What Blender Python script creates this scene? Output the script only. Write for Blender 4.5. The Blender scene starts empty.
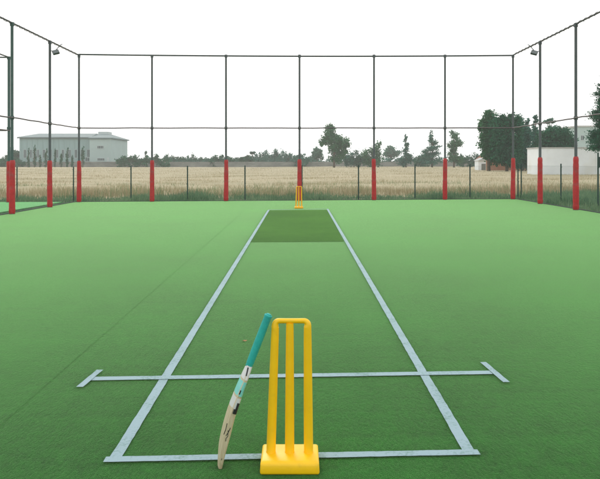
import bpy, bmesh, math, random
import numpy as np
from mathutils import Vector, Matrix
random.seed(7); rng = np.random.default_rng(7)
R = math.radians
sc = bpy.context.scene
C = sc.collection
F = 659.0; H = 1.485; CX = 299.0; HY = 162.6

def at(px, py, Y):
    """a point of the place seen at pixel (px, py) when it stands Y metres away"""
    return Vector(((px-CX)*Y/F, Y, H-(py-HY)*Y/F))

def gz(x):
    """the ground falls very slightly to the left"""
    return 0.0065*max(-12.0, min(12.0, x))

# ------------------------------------------------------------------ tagging
def tag(o, label=None, cat=None, group=None, kind=None):
    if label: o['label'] = label
    if cat: o['category'] = cat
    if group: o['group'] = group
    if kind: o['kind'] = kind
    return o

def empty(name, loc, rz=0.0, label=None, cat=None, group=None):
    o = bpy.data.objects.new(name, None); C.objects.link(o)
    o.location = loc; o.rotation_euler = (0, 0, rz)
    o.empty_display_size = 0.2
    return tag(o, label, cat, group)

def link(name, me, mats, parent=None, smooth=False):
    o = bpy.data.objects.new(name, me); C.objects.link(o)
    if not isinstance(mats, (list, tuple)): mats = [mats]
    for m in mats: me.materials.append(m)
    if smooth:
        me.polygons.foreach_set('use_smooth', [True]*len(me.polygons))
    if parent: o.parent = parent
    return o

class MB:
    def __init__(s): s.v = []; s.f = []; s.m = []
    def add(s, vs, fs, mi=0):
        b = len(s.v); s.v += [tuple(v) for v in vs]
        s.f += [tuple(i+b for i in f) for f in fs]; s.m += [mi]*len(fs)
        return s
    def box(s, x0, x1, y0, y1, z0, z1, mi=0):
        vs = [(x0,y0,z0),(x1,y0,z0),(x1,y1,z0),(x0,y1,z0),(x0,y0,z1),(x1,y0,z1),(x1,y1,z1),(x0,y1,z1)]
        return s.add(vs, [(3,2,1,0),(4,5,6,7),(0,1,5,4),(1,2,6,5),(2,3,7,6),(3,0,4,7)], mi)
    def tube(s, pts, rad, n=8, mi=0, cap=True, flat=1.0):
        pts = [Vector(p) for p in pts]
        if not isinstance(rad, (list, tuple)): rad = [rad]*len(pts)
        vs = []; fs = []
        up = None
        for i, p in enumerate(pts):
            a = pts[max(i-1,0)]; b = pts[min(i+1,len(pts)-1)]
            t = (b-a).normalized()
            if up is None:
                ref = Vector((0,1,0)) if abs(t.y) < 0.9 else Vector((1,0,0))
                u = t.cross(ref).normalized()
            else:
                u = (up - t*up.dot(t)).normalized()
            up = u; w = t.cross(u).normalized()
            for k in range(n):
                an = 2*math.pi*k/n
                vs.append(p + u*math.cos(an)*rad[i] + w*math.sin(an)*rad[i]*flat)
        for i in range(len(pts)-1):
            for k in range(n):
                k2 = (k+1) % n
                fs.append((i*n+k, i*n+k2, (i+1)*n+k2, (i+1)*n+k))
        if cap:
            fs.append(tuple(reversed(range(n)))); L = (len(pts)-1)*n
            fs.append(tuple(range(L, L+n)))
        return s.add(vs, fs, mi)
    def mesh(s, name):
        me = bpy.data.meshes.new(name); me.from_pydata(s.v, [], s.f); me.update()
        bm = bmesh.new(); bm.from_mesh(me); bmesh.ops.recalc_face_normals(bm, faces=bm.faces)
        bm.to_mesh(me); bm.free()
        me.polygons.foreach_set('material_index', s.m) if len(me.polygons) == len(s.m) else None
        return me
    def build(s, name, mats, parent=None, smooth=False, bevel=0, seg=2, auto=None):
        o = link(name, s.mesh(name), mats, parent, smooth)
        if bevel:
            b = o.modifiers.new('bevel', 'BEVEL'); b.width = bevel; b.segments = seg; b.limit_method = 'ANGLE'; b.angle_limit = R(35)
        if auto:
            try: o.data.set_sharp_from_angle(angle=R(auto))
            except Exception: pass
        return o

def raw_mesh(name, V, Fq, k):
    """fast mesh from numpy arrays; every face has k corners"""
    me = bpy.data.meshes.new(name)
    V = np.asarray(V, dtype=np.float32); Fq = np.asarray(Fq, dtype=np.int32)
    me.vertices.add(len(V)); me.vertices.foreach_set('co', V.ravel())
    me.loops.add(Fq.size); me.loops.foreach_set('vertex_index', Fq.ravel())
    me.polygons.add(len(Fq)); me.polygons.foreach_set('loop_start', np.arange(0, Fq.size, k, dtype=np.int32))
    me.polygons.foreach_set('loop_total', np.full(len(Fq), k, dtype=np.int32))
    me.update(calc_edges=True)
    return me

# ------------------------------------------------------------------ materials
def new_mat(name):
    m = bpy.data.materials.new(name); m.use_nodes = True
    nt = m.node_tree
    return m, nt, nt.nodes['Principled BSDF']

def inp(b, k, v):
    if k in b.inputs: b.inputs[k].default_value = v

def mat(name, col, rough=0.6, metal=0.0, var=0.12, scale=6.0, bump=0.0, bscale=60.0, col2=None, spec=0.5, dirt=None, stretch=(1,1,1)):
    m, nt, b = new_mat(name)
    N, L = nt.nodes, nt.links
    tc = N.new('ShaderNodeTexCoord'); mp = N.new('ShaderNodeMapping'); mp.inputs['Scale'].default_value = stretch
    L.new(tc.outputs['Object'], mp.inputs['Vector'])
    n = N.new('ShaderNodeTexNoise'); n.inputs['Scale'].default_value = scale; n.inputs['Detail'].default_value = 6
    n.inputs['Roughness'].default_value = 0.65
    L.new(mp.outputs[0], n.inputs['Vector'])
    cr = N.new('ShaderNodeValToRGB')
    c2 = col2 if col2 else tuple(min(1, c*(1+var)) for c in col)
    c1 = tuple(c*(1-var) for c in col) if not col2 else col
    cr.color_ramp.elements[0].position = 0.32; cr.color_ramp.elements[0].color = (*c1, 1)
    cr.color_ramp.elements[1].position = 0.68; cr.color_ramp.elements[1].color = (*c2, 1)
    L.new(n.outputs['Fac'], cr.inputs['Fac'])
    out = cr.outputs['Color']
    if dirt:
        n3 = N.new('ShaderNodeTexNoise'); n3.inputs['Scale'].default_value = dirt[1]; n3.inputs['Detail'].default_value = 8
        L.new(tc.outputs['Object'], n3.inputs['Vector'])
        r3 = N.new('ShaderNodeValToRGB'); r3.color_ramp.elements[0].position = dirt[2]; r3.color_ramp.elements[1].position = dirt[2]+0.16
        r3.color_ramp.elements[0].color = (0,0,0,1); r3.color_ramp.elements[1].color = (dirt[3],)*3+(1,)
        L.new(n3.outputs['Fac'], r3.inputs['Fac'])
        mx = N.new('ShaderNodeMixRGB'); mx.inputs['Color2'].default_value = (*dirt[0], 1)
        L.new(r3.outputs['Color'], mx.inputs['Fac']); L.new(out, mx.inputs['Color1']); out = mx.outputs['Color']
    L.new(out, b.inputs['Base Color'])
    inp(b, 'Roughness', rough); inp(b, 'Metallic', metal); inp(b, 'Specular IOR Level', spec)
    if bump:
        n2 = N.new('ShaderNodeTexNoise'); n2.inputs['Scale'].default_value = bscale; n2.inputs['Detail'].default_value = 4
        L.new(mp.outputs[0], n2.inputs['Vector'])
        bp = N.new('ShaderNodeBump'); bp.inputs['Strength'].default_value = bump; bp.inputs['Distance'].default_value = 0.01
        L.new(n2.outputs['Fac'], bp.inputs['Height']); L.new(bp.outputs['Normal'], b.inputs['Normal'])
    return m

def leaf_mat(name, dark, light, trans=0.25, island=True, clump=0.35):
    m, nt, b = new_mat(name)
    N, L = nt.nodes, nt.links
    g = N.new('ShaderNodeNewGeometry')
    tc = N.new('ShaderNodeTexCoord')
    n = N.new('ShaderNodeTexNoise'); n.inputs['Scale'].default_value = clump; n.inputs['Detail'].default_value = 3
    L.new(tc.outputs['Object'], n.inputs['Vector'])
    mr = N.new('ShaderNodeMapRange'); mr.inputs[1].default_value = 0.3; mr.inputs[2].default_value = 0.7
    L.new(n.outputs['Fac'], mr.inputs[0])
    ad = N.new('ShaderNodeMath'); ad.operation = 'ADD'
    ml = N.new('ShaderNodeMath'); ml.operation = 'MULTIPLY'; ml.inputs[1].default_value = 0.5
    L.new(g.outputs['Random Per Island'], ml.inputs[0])
    ml2 = N.new('ShaderNodeMath'); ml2.operation = 'MULTIPLY'; ml2.inputs[1].default_value = 0.5
    L.new(mr.outputs[0], ml2.inputs[0])
    L.new(ml.outputs[0], ad.inputs[0]); L.new(ml2.outputs[0], ad.inputs[1])
    mx = N.new('ShaderNodeMixRGB'); mx.inputs['Color1'].default_value = (*dark, 1); mx.inputs['Color2'].default_value = (*light, 1)
    L.new(ad.outputs[0], mx.inputs['Fac']); L.new(mx.outputs['Color'], b.inputs['Base Color'])
    inp(b, 'Roughness', 0.7); inp(b, 'Specular IOR Level', 0.05)
    if trans:
        tr = N.new('ShaderNodeBsdfTranslucent'); L.new(mx.outputs['Color'], tr.inputs['Color'])
        ms = N.new('ShaderNodeMixShader'); ms.inputs['Fac'].default_value = trans
        L.new(b.outputs[0], ms.inputs[1]); L.new(tr.outputs[0], ms.inputs[2])
        L.new(ms.outputs[0], N['Material Output'].inputs['Surface'])
    return m

def turf_mat(name, dark, light, tip, sheen=0.6):
    """short artificial carpet: mottled pile, faint streaks along the rolls, worn flecks"""
    m, nt, b = new_mat(name)
    N, L = nt.nodes, nt.links
    tc = N.new('ShaderNodeTexCoord')
    def noise(scale, det, st=(1,1,1), rough=0.6):
        mp = N.new('ShaderNodeMapping'); mp.inputs['Scale'].default_value = st
        L.new(tc.outputs['Object'], mp.inputs['Vector'])
        n = N.new('ShaderNodeTexNoise'); n.inputs['Scale'].default_value = scale; n.inputs['Detail'].default_value = det
        n.inputs['Roughness'].default_value = rough
        L.new(mp.outputs[0], n.inputs['Vector']); return n.outputs['Fac']
    fine = noise(260, 3); med = noise(9, 5); big = noise(0.45, 4); streak = noise(2.2, 4, (0.18, 5, 1)); fib = noise(70, 2, (1, .35, 1))
    def mul(a, k, o=0.0):
        x = N.new('ShaderNodeMath'); x.operation = 'MULTIPLY_ADD'; L.new(a, x.inputs[0]); x.inputs[1].default_value = k; x.inputs[2].default_value = o; return x.outputs[0]
    def add(a, c):
        x = N.new('ShaderNodeMath'); x.operation = 'ADD'; L.new(a, x.inputs[0]); L.new(c, x.inputs[1]); return x.outputs[0]
    fac = add(add(mul(fine, 1.1, -0.55), mul(med, 0.6, -0.3)), add(add(mul(big, 1.2, -0.6), mul(streak, 0.55, -0.275)), mul(fib, 0.9, 0.05)))
    cr = N.new('ShaderNodeValToRGB'); cr.color_ramp.elements[0].position = 0.1; cr.color_ramp.elements[1].position = 0.9
    cr.color_ramp.elements[0].color = (*dark, 1); cr.color_ramp.elements[1].color = (*light, 1)
    L.new(fac, cr.inputs['Fac'])
    L.new(cr.outputs['Color'], b.inputs['Base Color'])
    inp(b, 'Roughness', 0.75); inp(b, 'Specular IOR Level', 0.08)
    inp(b, 'Sheen Weight', sheen); inp(b, 'Sheen Roughness', 0.20); inp(b, 'Sheen Tint', (*tip, 1))
    bp = N.new('ShaderNodeBump'); bp.inputs['Strength'].default_value = 0.55; bp.inputs['Distance'].default_value = 0.006
    L.new(add(mul(fine, 1.0), mul(fib, 1.0)), bp.inputs['Height']); L.new(bp.outputs['Normal'], b.inputs['Normal'])
    # the upright plastic fibres catch light along the pile: a second fuzz layer
    sh = N.new('ShaderNodeBsdfSheen'); sh.inputs['Roughness'].default_value = 0.22
    sh.inputs['Color'].default_value = (tip[0]*.37*sheen, tip[1]*.37*sheen, tip[2]*.37*sheen, 1)
    ash = N.new('ShaderNodeAddShader'); L.new(b.outputs[0], ash.inputs[0]); L.new(sh.outputs[0], ash.inputs[1])
    L.new(ash.outputs[0], N['Material Output'].inputs['Surface'])
    return m

def paint_mat():
    m, nt, b = new_mat('line_paint')
    N, L = nt.nodes, nt.links
    tc = N.new('ShaderNodeTexCoord')
    n = N.new('ShaderNodeTexNoise'); n.inputs['Scale'].default_value = 55; n.inputs['Detail'].default_value = 5; n.inputs['Roughness'].default_value = 0.7
    n2 = N.new('ShaderNodeTexNoise'); n2.inputs['Scale'].default_value = 3.5; n2.inputs['Detail'].default_value = 4
    L.new(tc.outputs['Object'], n.inputs['Vector']); L.new(tc.outputs['Object'], n2.inputs['Vector'])
    ad = N.new('ShaderNodeMath'); ad.operation = 'MULTIPLY_ADD'; ad.inputs[1].default_value = 0.6
    L.new(n2.outputs['Fac'], ad.inputs[0]); L.new(n.outputs['Fac'], ad.inputs[2])
    cr = N.new('ShaderNodeValToRGB')
    cr.color_ramp.elements[0].position = 0.56; cr.color_ramp.elements[0].color = (0.10, 0.20, 0.17, 1)
    cr.color_ramp.elements[1].position = 0.80; cr.color_ramp.elements[1].color = (0.25, 0.35, 0.40, 1)
    L.new(ad.outputs[0], cr.inputs['Fac']); L.new(cr.outputs['Color'], b.inputs['Base Color'])
    inp(b, 'Roughness', 0.75); inp(b, 'Specular IOR Level', 0.15); inp(b, 'Sheen Weight', 0.3); inp(b, 'Sheen Tint', (.7, .95, .85, 1))
    bp = N.new('ShaderNodeBump'); bp.inputs['Strength'].default_value = 0.4; bp.inputs['Distance'].default_value = 0.004
    L.new(n.outputs['Fac'], bp.inputs['Height']); L.new(bp.outputs['Normal'], b.inputs['Normal'])
    return m

M = {}
M['turf'] = turf_mat('green_turf', (0.001, 0.024, 0.002), (0.013, 0.122, 0.011), (0.50, 1.0, 0.38), 1.0)
M['turf_dark'] = turf_mat('dark_turf', (0.006, 0.040, 0.003), (0.038, 0.125, 0.012), (0.36, 1.0, 0.12), 0.26)
M['turf_next'] = turf_mat('bright_turf', (0.01, 0.10, 0.02), (0.03, 0.23, 0.055), (0.45, 1.0, 0.45), 0.9)
M['paint'] = paint_mat()
M['earth'] = mat('grassy_earth', (0.06, 0.09, 0.04), 0.95, col2=(0.13, 0.14, 0.06), scale=0.7, bump=0.6, bscale=12)
M['edge'] = mat('edging_rubber', (0.025, 0.045, 0.035), 0.8, scale=8, bump=.2)
M['steel'] = mat('dark_painted_steel', (0.075, 0.092, 0.090), 0.45, 0.3, scale=9, dirt=((0.10,0.075,0.055), 5, 0.58, 0.6))
M['steel_green'] = mat('green_painted_steel', (0.05, 0.10, 0.085), 0.5, 0.2, scale=9)
M['rail'] = mat('weathered_rail_steel', (0.11, 0.095, 0.095), 0.5, 0.3, scale=9, dirt=((0.16,0.10,0.07), 6, 0.55, 0.6))
M['pad'] = mat('red_vinyl', (0.50, 0.016, 0.018), 0.5, scale=7, var=0.22, bump=0.5, bscale=14, dirt=((0.26,0.09,0.08), 3.0, 0.54, 0.8))
M['strap'] = mat('dark_strap', (0.05, 0.02, 0.02), 0.7)
M['fence'] = mat('green_fence_coating', (0.018, 0.06, 0.045), 0.55, scale=8)
M['wire'] = mat('green_wire', (0.03, 0.115, 0.085), 0.5, scale=8)
M['yellow'] = mat('yellow_plastic', (0.96, 0.565, 0.004), 0.38, var=0.04, scale=12, bump=0.05, bscale=90, dirt=((0.55,0.32,0.03), 9, 0.60, 0.35))
M['orange'] = mat('orange_yellow_plastic', (0.92, 0.48, 0.004), 0.4, var=0.05, scale=12)
M['grip'] = mat('teal_rubber', (0.015, 0.38, 0.35), 0.62, var=0.15, scale=30, bump=0.35, bscale=320)
M['willow'] = mat('willow_wood', (0.47, 0.38, 0.24), 0.5, scale=9, col2=(0.60, 0.52, 0.37), stretch=(14, 14, 1), bump=.1, dirt=((0.22,0.15,0.08), 11, 0.6, 0.7))
M['st_white'] = mat('white_sticker', (0.62, 0.62, 0.63), 0.3, var=0.05)
M['st_aqua'] = mat('aqua_sticker', (0.20, 0.60, 0.58), 0.3, var=0.1, scale=30)
M['st_black'] = mat('black_sticker', (0.015, 0.015, 0.02), 0.35, var=0.05)
M['bark'] = mat('bark', (0.07, 0.055, 0.04), 0.9, col2=(0.14, 0.11, 0.085), scale=3, bump=.6, bscale=8)
M['wall_white'] = mat('white_render', (0.80, 0.85, 0.88), 0.85, var=0.06, scale=0.5, bump=.2, bscale=10, dirt=((0.62,0.62,0.56), .35, 0.55, 0.5))
M['cap'] = mat('grey_coping', (0.45, 0.46, 0.45), 0.8, scale=2)
M['wall_grey'] = mat('grey_block_wall', (0.12, 0.13, 0.12), 0.9, col2=(0.25, 0.26, 0.24), scale=0.35, stretch=(1, 1, 3))
M['brick'] = mat('terracotta_brick', (0.34, 0.13, 0.08), 0.9, col2=(0.46, 0.27, 0.18), scale=0.9)
M['fac_wall'] = mat('pale_blue_green_cladding', (0.26, 0.38, 0.38), 0.7, var=0.08, scale=0.25, stretch=(4, 4, .4))
M['fac_wall2'] = mat('pale_wall_panel', (0.37, 0.48, 0.47), 0.7, var=0.06, scale=0.25)
M['fac_roof'] = mat('grey_blue_roof', (0.13, 0.19, 0.20), 0.7, var=0.12, scale=0.3)
M['roof_red'] = mat('clay_tiles', (0.30, 0.11, 0.07), 0.85, scale=1.2)
M['glass'] = mat('dark_glass', (0.03, 0.06, 0.07), 0.15, var=0.2)
M['frame'] = mat('window_frame_paint', (0.45, 0.52, 0.52), 0.6)
M['alu'] = mat('grey_aluminium', (0.13, 0.15, 0.15), 0.4, 0.6)
M['lens'] = mat('lamp_glass', (0.14, 0.16, 0.16), 0.2)
M['leafA'] = leaf_mat('foliage_mid_green', (0.014, 0.085, 0.040), (0.075, 0.235, 0.105))
M['leafB'] = leaf_mat('foliage_dark_green', (0.005, 0.062, 0.034), (0.032, 0.175, 0.088))
M['leafC'] = leaf_mat('foliage_blue_green', (0.022, 0.110, 0.085), (0.075, 0.225, 0.165))
M['leafD'] = leaf_mat('foliage_pale_green', (0.05, 0.14, 0.10), (0.12, 0.26, 0.18))
M['crop'] = leaf_mat('ripe_grass_stalks', (0.35, 0.30, 0.18), (0.49, 0.425, 0.28), 0.3, clump=0.22)
M['crop_base'] = mat('ripe_crop_canopy', (0.34, 0.30, 0.175), 0.9, col2=(0.47, 0.405, 0.265), scale=0.14, stretch=(.5, 1.0, 1), bump=0.9, bscale=5)
M['weed'] = leaf_mat('weed_green', (0.06, 0.16, 0.09), (0.27, 0.38, 0.22), 0.3, clump=0.5)
M['weed2'] = leaf_mat('pale_weed_green', (0.12, 0.20, 0.09), (0.30, 0.36, 0.19), 0.3, clump=0.4)
M['leaf_dry'] = mat('dry_orange_leaf', (0.30, 0.17, 0.05), 0.7, scale=40)

# ------------------------------------------------------------------ ground, turf, lines (the setting)
def sheet(name, x0, x1, y0, y1, z, m, bx=(), by=(), kind='structure'):
    xs = sorted({x0, x1, *[b for b in bx if x0 < b < x1]}); ys = sorted({y0, y1, *[b for b in by if y0 < b < y1]})
    vs = [(x, y, z+gz(x)) for y in ys for x in xs]; n = len(xs)
    fs = [(j*n+i, j*n+i+1, (j+1)*n+i+1, (j+1)*n+i) for j in range(len(ys)-1) for i in range(n-1)]
    me = bpy.data.meshes.new(name); me.from_pydata(vs, [], fs); me.update()
    return tag(link(name, me, m), kind=kind)

COURT_X0, COURT_X1, COURT_Y1 = -8.75, 8.50, 25.85
sheet('ground', -420, 420, -120, 420, -0.055, M['earth'], bx=(-12, 12))
def slab(name, x0, x1, y0, y1, zt, zb, m):
    mb = MB(); v = []
    for z in (zb, zt):
        for (x, y) in ((x0,y0),(x1,y0),(x1,y1),(x0,y1)): v.append((x, y, z+gz(x)))
    mb.add(v, [(3,2,1,0),(4,5,6,7),(0,1,5,4),(1,2,6,5),(2,3,7,6),(3,0,4,7)])
    return tag(mb.build(name, m), kind='structure')
slab('turf', COURT_X0, COURT_X1, -14, COURT_Y1, 0.0, -0.1, M['turf'])
slab('neighbour_turf', -40, -9.35, -14, 26.1, -0.012, -0.1, M['turf_next'])
slab('turf_edging', COURT_X0-0.075, COURT_X0-0.004, -14, COURT_Y1+.07, 0.018, -0.1, M['edge'])
slab('turf_edging', COURT_X1+0.004, COURT_X1+0.075, -14, COURT_Y1+.07, 0.018, -0.1, M['edge'])
slab('turf_edging', COURT_X0-.003, COURT_X1+.003, COURT_Y1+.004, COURT_Y1+.07, 0.016, -0.1, M['edge'])

def quad(name, pts, z, m):
    vs = [(x, y, z+gz(x)) for x, y in pts]
    me = bpy.data.meshes.new(name); me.from_pydata(vs, [], [tuple(range(len(vs)))]); me.update()
    return tag(link(name, me, m), kind='structure')
# the darker worn strip laid at the bowler's end
quad('turf_mat', [(-0.90, 12.32), (0.835, 12.32), (0.875, 20.55), (-0.93, 20.55)], 0.004, M['turf_dark'])
def line(x0, y0, x1, y1, w, z=0.008, jag=0.0016, name='painted_line'):
    a = Vector((x0, y0)); b = Vector((x1, y1)); d = b-a; L = d.length; t = d/L; n = Vector((-t.y, t.x))
    k = max(3, int(L/0.05)); vs = []; fs = []
    for i in range(k+1):
        p = a + d*i/k
        wl = w/2 + random.uniform(-jag, jag); wr = w/2 + random.uniform(-jag, jag)
        vs += [p+n*wl, p-n*wr]
        if i: j = 2*i; fs.append((j-2, j-1, j+1, j))
    me = bpy.data.meshes.new(name); me.from_pydata([(v.x, v.y, z+gz(v.x)) for v in vs], [], fs); me.update()
    return tag(link(name, me, M['paint']), kind='structure')
line(-0.925, 3.28, -0.952, 20.7, 0.062, 0.006)
line(0.868, 3.36, 0.905, 20.9, 0.062, 0.006)
line(-0.972, 3.295, 0.915, 3.352, 0.060, 0.009)
line(-0.93, 20.72, 0.91, 20.9, 0.07, 0.009, .002)
line(-1.425, 4.535, 1.345, 4.615, 0.074, 0.009)
line(-1.452, 4.36, -1.425, 4.72, 0.046, 0.012)
line(1.385, 4.40, 1.352, 4.84, 0.044, 0.012)
# faint butt seams between turf rolls: thin recessed dark strips
M['seam'] = turf_mat('seam_turf', (0.001, 0.026, 0.002), (0.012, 0.115, 0.010), (0.50, 1.0, 0.38), .97)
def seam(x0, y0, x1, y1, w=0.012):
    a = Vector((x0, y0)); b = Vector((x1, y1)); n = (b-a).normalized(); n = Vector((-n.y, n.x))*w/2
    quad('turf_seam', [tuple(a-n), tuple(b-n), tuple(b+n), tuple(a+n)], 0.0035, M['seam'])
for x in (-5.7, -1.70, 6.3): seam(x, -2, x, 25.7, .004)

# ------------------------------------------------------------------ cricket stumps
def stump_set(name, loc, label, m, s=1.0):
    r = empty(name, loc, 0, label, 'stumps', 'yellow plastic stumps at the two ends of the pitch')
    # base: moulded block, narrower on top
    mb = MB()
    def ring(hx, y0, y1, z): return [(-hx, y0, z), (hx, y0, z), (hx, y1, z), (-hx, y1, z)]
    rings = [ring(.140, -.110, .110, 0), ring(.142, -.113, .110, .012), ring(.140, -.108, .108, .050), ring(.134, -.088, .092, .062)]
    v = [p for q in rings for p in q]; f = [(3,2,1,0)]
    for i in range(len(rings)-1):
        for k in range(4): f.append((i*4+k, i*4+(k+1)%4, (i+1)*4+(k+1)%4, (i+1)*4+k))
    n = (len(rings)-1)*4; f.append((n, n+1, n+2, n+3)); mb.add(v, f)
    mb.build('base', m, r, smooth=True, bevel=.008, seg=3)
    for (xb, xt) in ((-.094, -.072), (-.002, -.001), (.091, .086)):
        st = MB(); n = 9
        # socket collar at the foot then a gently tapering flat-sided shaft
        pts = []; rad = []
        for z, q in ((.060, .0245), (.064, .0238), (.070, .0228), (.25, .0222), (.45, .0208), (.62, .0195), (.696 if abs(xb) < .05 else .676, .0185)):
            t = (z-.06)/.64; pts.append((xb+(xt-xb)*t, 0, z)); rad.append(q)
        st.tube(pts, rad, 20); st.build('stump', m, r, smooth=True, auto=50)
    tb = MB(); pts = []; rad = []
    xl, xr, zt, q = -.0745, .0885, .7065, .021
    pts.append((xl, 0, .674)); rad.append(.0183)
    for i in range(7):
        a = math.pi/2*i/6; pts.append((xl+q-q*math.cos(a)+.001, 0, zt-q+q*math.sin(a))); rad.append(.0172-.0045*i/6)
    for x in (-.02, .035): pts.append((x, 0, zt)); rad.append(.0122)
    for i in range(7):
        a = math.pi/2*(1-i/6); pts.append((xr-q+q*math.cos(a)-.001, 0, zt-q+q*math.sin(a))); rad.append(.0127+.0045*i/6)
    pts.append((xr-.0025, 0, .674)); rad.append(.0183)
    tb.tube(pts, rad, 18); tb.build('top_bar', m, r, smooth=True, auto=60)
    return r
stump_set('cricket_stumps', (-.044, 3.24, gz(0)+.001), 'bright yellow plastic cricket stumps on a block base nearest the camera, bat leaning on them', M['yellow'])
stump_set('cricket_stumps', (-.005, 21.35, 0.001), 'small far off orange yellow stumps standing at the far end of the pitch', M['orange'])

# ------------------------------------------------------------------ cricket bat
def build_bat():
    Y0 = 3.235
    def w(px, py): p = at(px, py, Y0); return Vector((p.x, 0, p.z))
    base = w(219.6, 468.0); base.z = 0.004
    r = empty('cricket_bat', (base.x, Y0, 0.0), 0, 'cricket bat with teal grip and curved pale wooden blade leaning against the nearest stumps', 'cricket bat')
    key = [(219.8, 465.5), (221.0, 455), (223.0, 443), (226.6, 428), (231.2, 411), (235.8, 398), (240.2, 386), (245.0, 374.5), (249.2, 365)]
    P = [w(*k) - Vector((base.x, 0, 0)) for k in key]; P[0].z = 0.0035
    W = [.092, .104, .108, .108, .108, .107, .104, .090, .040]
    T = [.022, .030, .040, .044, .042, .038, .034, .031, .029]
    E = [.016, .021, .026, .027, .025, .021, .017, .015, .021]   # edge thickness
    tw = R(7)
    def section(i, g=0.0):
        a = P[max(i-1, 0)]; b = P[min(i+1, len(P)-1)]; t = (b-a).normalized()
        n = Vector((t.z, 0, -t.x))        # points right (playing face)
        bv = Vector((0, 1, 0))
        n2 = n*math.cos(tw) + bv*math.sin(tw); b2 = bv*math.cos(tw) - n*math.sin(tw)
        h = W[i]/2+g; fr = T[i]*0.5+g; e = E[i]; sp = T[i]*0.5+g
        prof = [(h-.006, fr), (h, fr-.006), (h, fr-e), (h*.55, -sp*.78), (h*.18, -sp), (-h*.18, -sp), (-h*.55, -sp*.78), (-h, fr-e), (-h, fr-.006), (-h+.006, fr)]
        return [P[i] + b2*u + n2*v for u, v in prof]
    def loft(idx, g, ms, nm, m):
        mb = MB(); v = []; f = []
        for i in idx: v += section(i, g)
        k = 10; mi = []
        for j in range(len(idx)-1):
            for q in range(k): f.append((j*k+q, j*k+(q+1)%k, (j+1)*k+(q+1)%k, (j+1)*k+q))
        f.append(tuple(reversed(range(k)))); n = (len(idx)-1)*k; f.append(tuple(range(n, n+k)))
        mb.add(v, f); return mb.build(nm, m, r, smooth=True, auto=28)
    # resample the spine finely
    nonlocal_P = []
    def cr_(a, b, c, d, t): return 0.5*((2*b)+(c-a)*t+(2*a-5*b+4*c-d)*t*t+(3*b-a-3*c+d)*t**3)
    def fine(arr, S=6):
        out = []
        for i in range(len(arr)-1):
            a = arr[max(i-1,0)]; b = arr[i]; c = arr[i+1]; d = arr[min(i+2, len(arr)-1)]
            for s in range(S): out.append(cr_(a, b, c, d, s/S))
        out.append(arr[-1]); return out
    P2, W2, T2, E2 = fine(P), fine(W), fine(T), fine(E)
    P[:] = P2; W[:] = W2; T[:] = T2; E[:] = E2
    n = len(P)
    bl = loft(list(range(0, n)), 0, None, 'blade', M['willow'])
    # stickers are sleeves 1 mm proud of the wood, high on the blade
    a = loft(list(range(27, 33)), .0010, None, 'sticker', M['st_white']); a['label'] = 'white sticker band low on the bat'
    a = loft(list(range(33, 41)), .0010, None, 'sticker', M['st_aqua']); a['label'] = 'aqua sticker band in the middle'
    a = loft(list(range(41, 49)), .0010, None, 'sticker', M['st_white']); a['label'] = 'white sticker band near the shoulder'
    # black marks printed on the stickers and on the wood (illegible strokes), facing the camera side edge
    mk = MB()
    def edge_pt(i, u, out=.0016):
        s = section(int(i)); a_, b_ = s[8], s[7]      # near side edge strip
        p = a_.lerp(b_, u); return p + Vector((0, -out, 0))
    def back_pt(i, u, out=.0018):
        s = section(int(i)); p = s[7].lerp(s[6], u)
        nn = Vector((-.55, -.83, 0)); return p + nn*out
    def stroke(pts, q):
        mk = MB(); mk.tube(pts, q, 6, flat=.6); mk.build('printed_mark', M['st_black'], r)
    stroke([edge_pt(i, .0, .0016) for i in range(25, 31)], .006)
    stroke([edge_pt(i, .35) for i in range(25, 28)], .007)
    stroke([edge_pt(i, .9) for i in range(43, 48)], .0035)
    stroke([edge_pt(i, .8) for i in (34, 35, 36)], .003)
    stroke([edge_pt(20, .2), edge_pt(18, .5), edge_pt(17, .75)], .0016)
    stroke([edge_pt(19, .6), edge_pt(17, .3), edge_pt(16, .6), edge_pt(15, .5)], .0014)
    stroke([back_pt(21, .3), back_pt(19, .2), back_pt(17, .4)], .0016)
    stroke([edge_pt(7, .4), edge_pt(6, .5)], .0012)
    # handle: rubber grip with ribs and a knob
    A = P[-1]; B = w(268.7, 314.6) - Vector((base.x, 0, 0)); D = B-A
    hs = MB(); pts = []; rad = []
    N_ = 74
    for i in range(N_+1):
        t = i/N_; pts.append(A + D*t)
        q = .0182 + .0012*math.sin(t*math.pi) + (.0007 if i % 2 else -.0005)
        if t > .955: q += .0018
        if t > .99: q -= .004
        if t < .03: q -= .001
        rad.append(q)
    pts[0] = A - D*.03
    hs.tube(pts, rad, 20); hs.build('grip', M['grip'], r, smooth=True)
    tp = MB(); tp.tube([B, B + D.normalized()*.004], [.0145, .011], 16); tp.build('grip_cap', M['grip'], r, smooth=True)
build_bat()

# a dry leaf on the turf left of the grip
p = (244.5-CX)/(341.6-HY)*H; lf = MB()
lf.add([(-.022, 0, .004), (-.006, .014, .009), (.018, .010, .006), (.026, -.002, .012), (.008, -.014, .005), (-.010, -.012, .010)], [(0,1,4,5), (1,2,3,4)])
lf.add([(-.022, 0, .0025), (-.006, .014, .0075), (.018, .010, .0045), (.026, -.002, .0105), (.008, -.014, .0035), (-.010, -.012, .0085)], [(5,4,1,0), (4,3,2,1)])
o = lf.build('dry_leaf', M['leaf_dry']); o.location = (p, F*H/(341.6-HY), 0.002)
tag(o, 'tiny orange dry leaf lying on the turf left of the bat handle', 'leaf')

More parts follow.
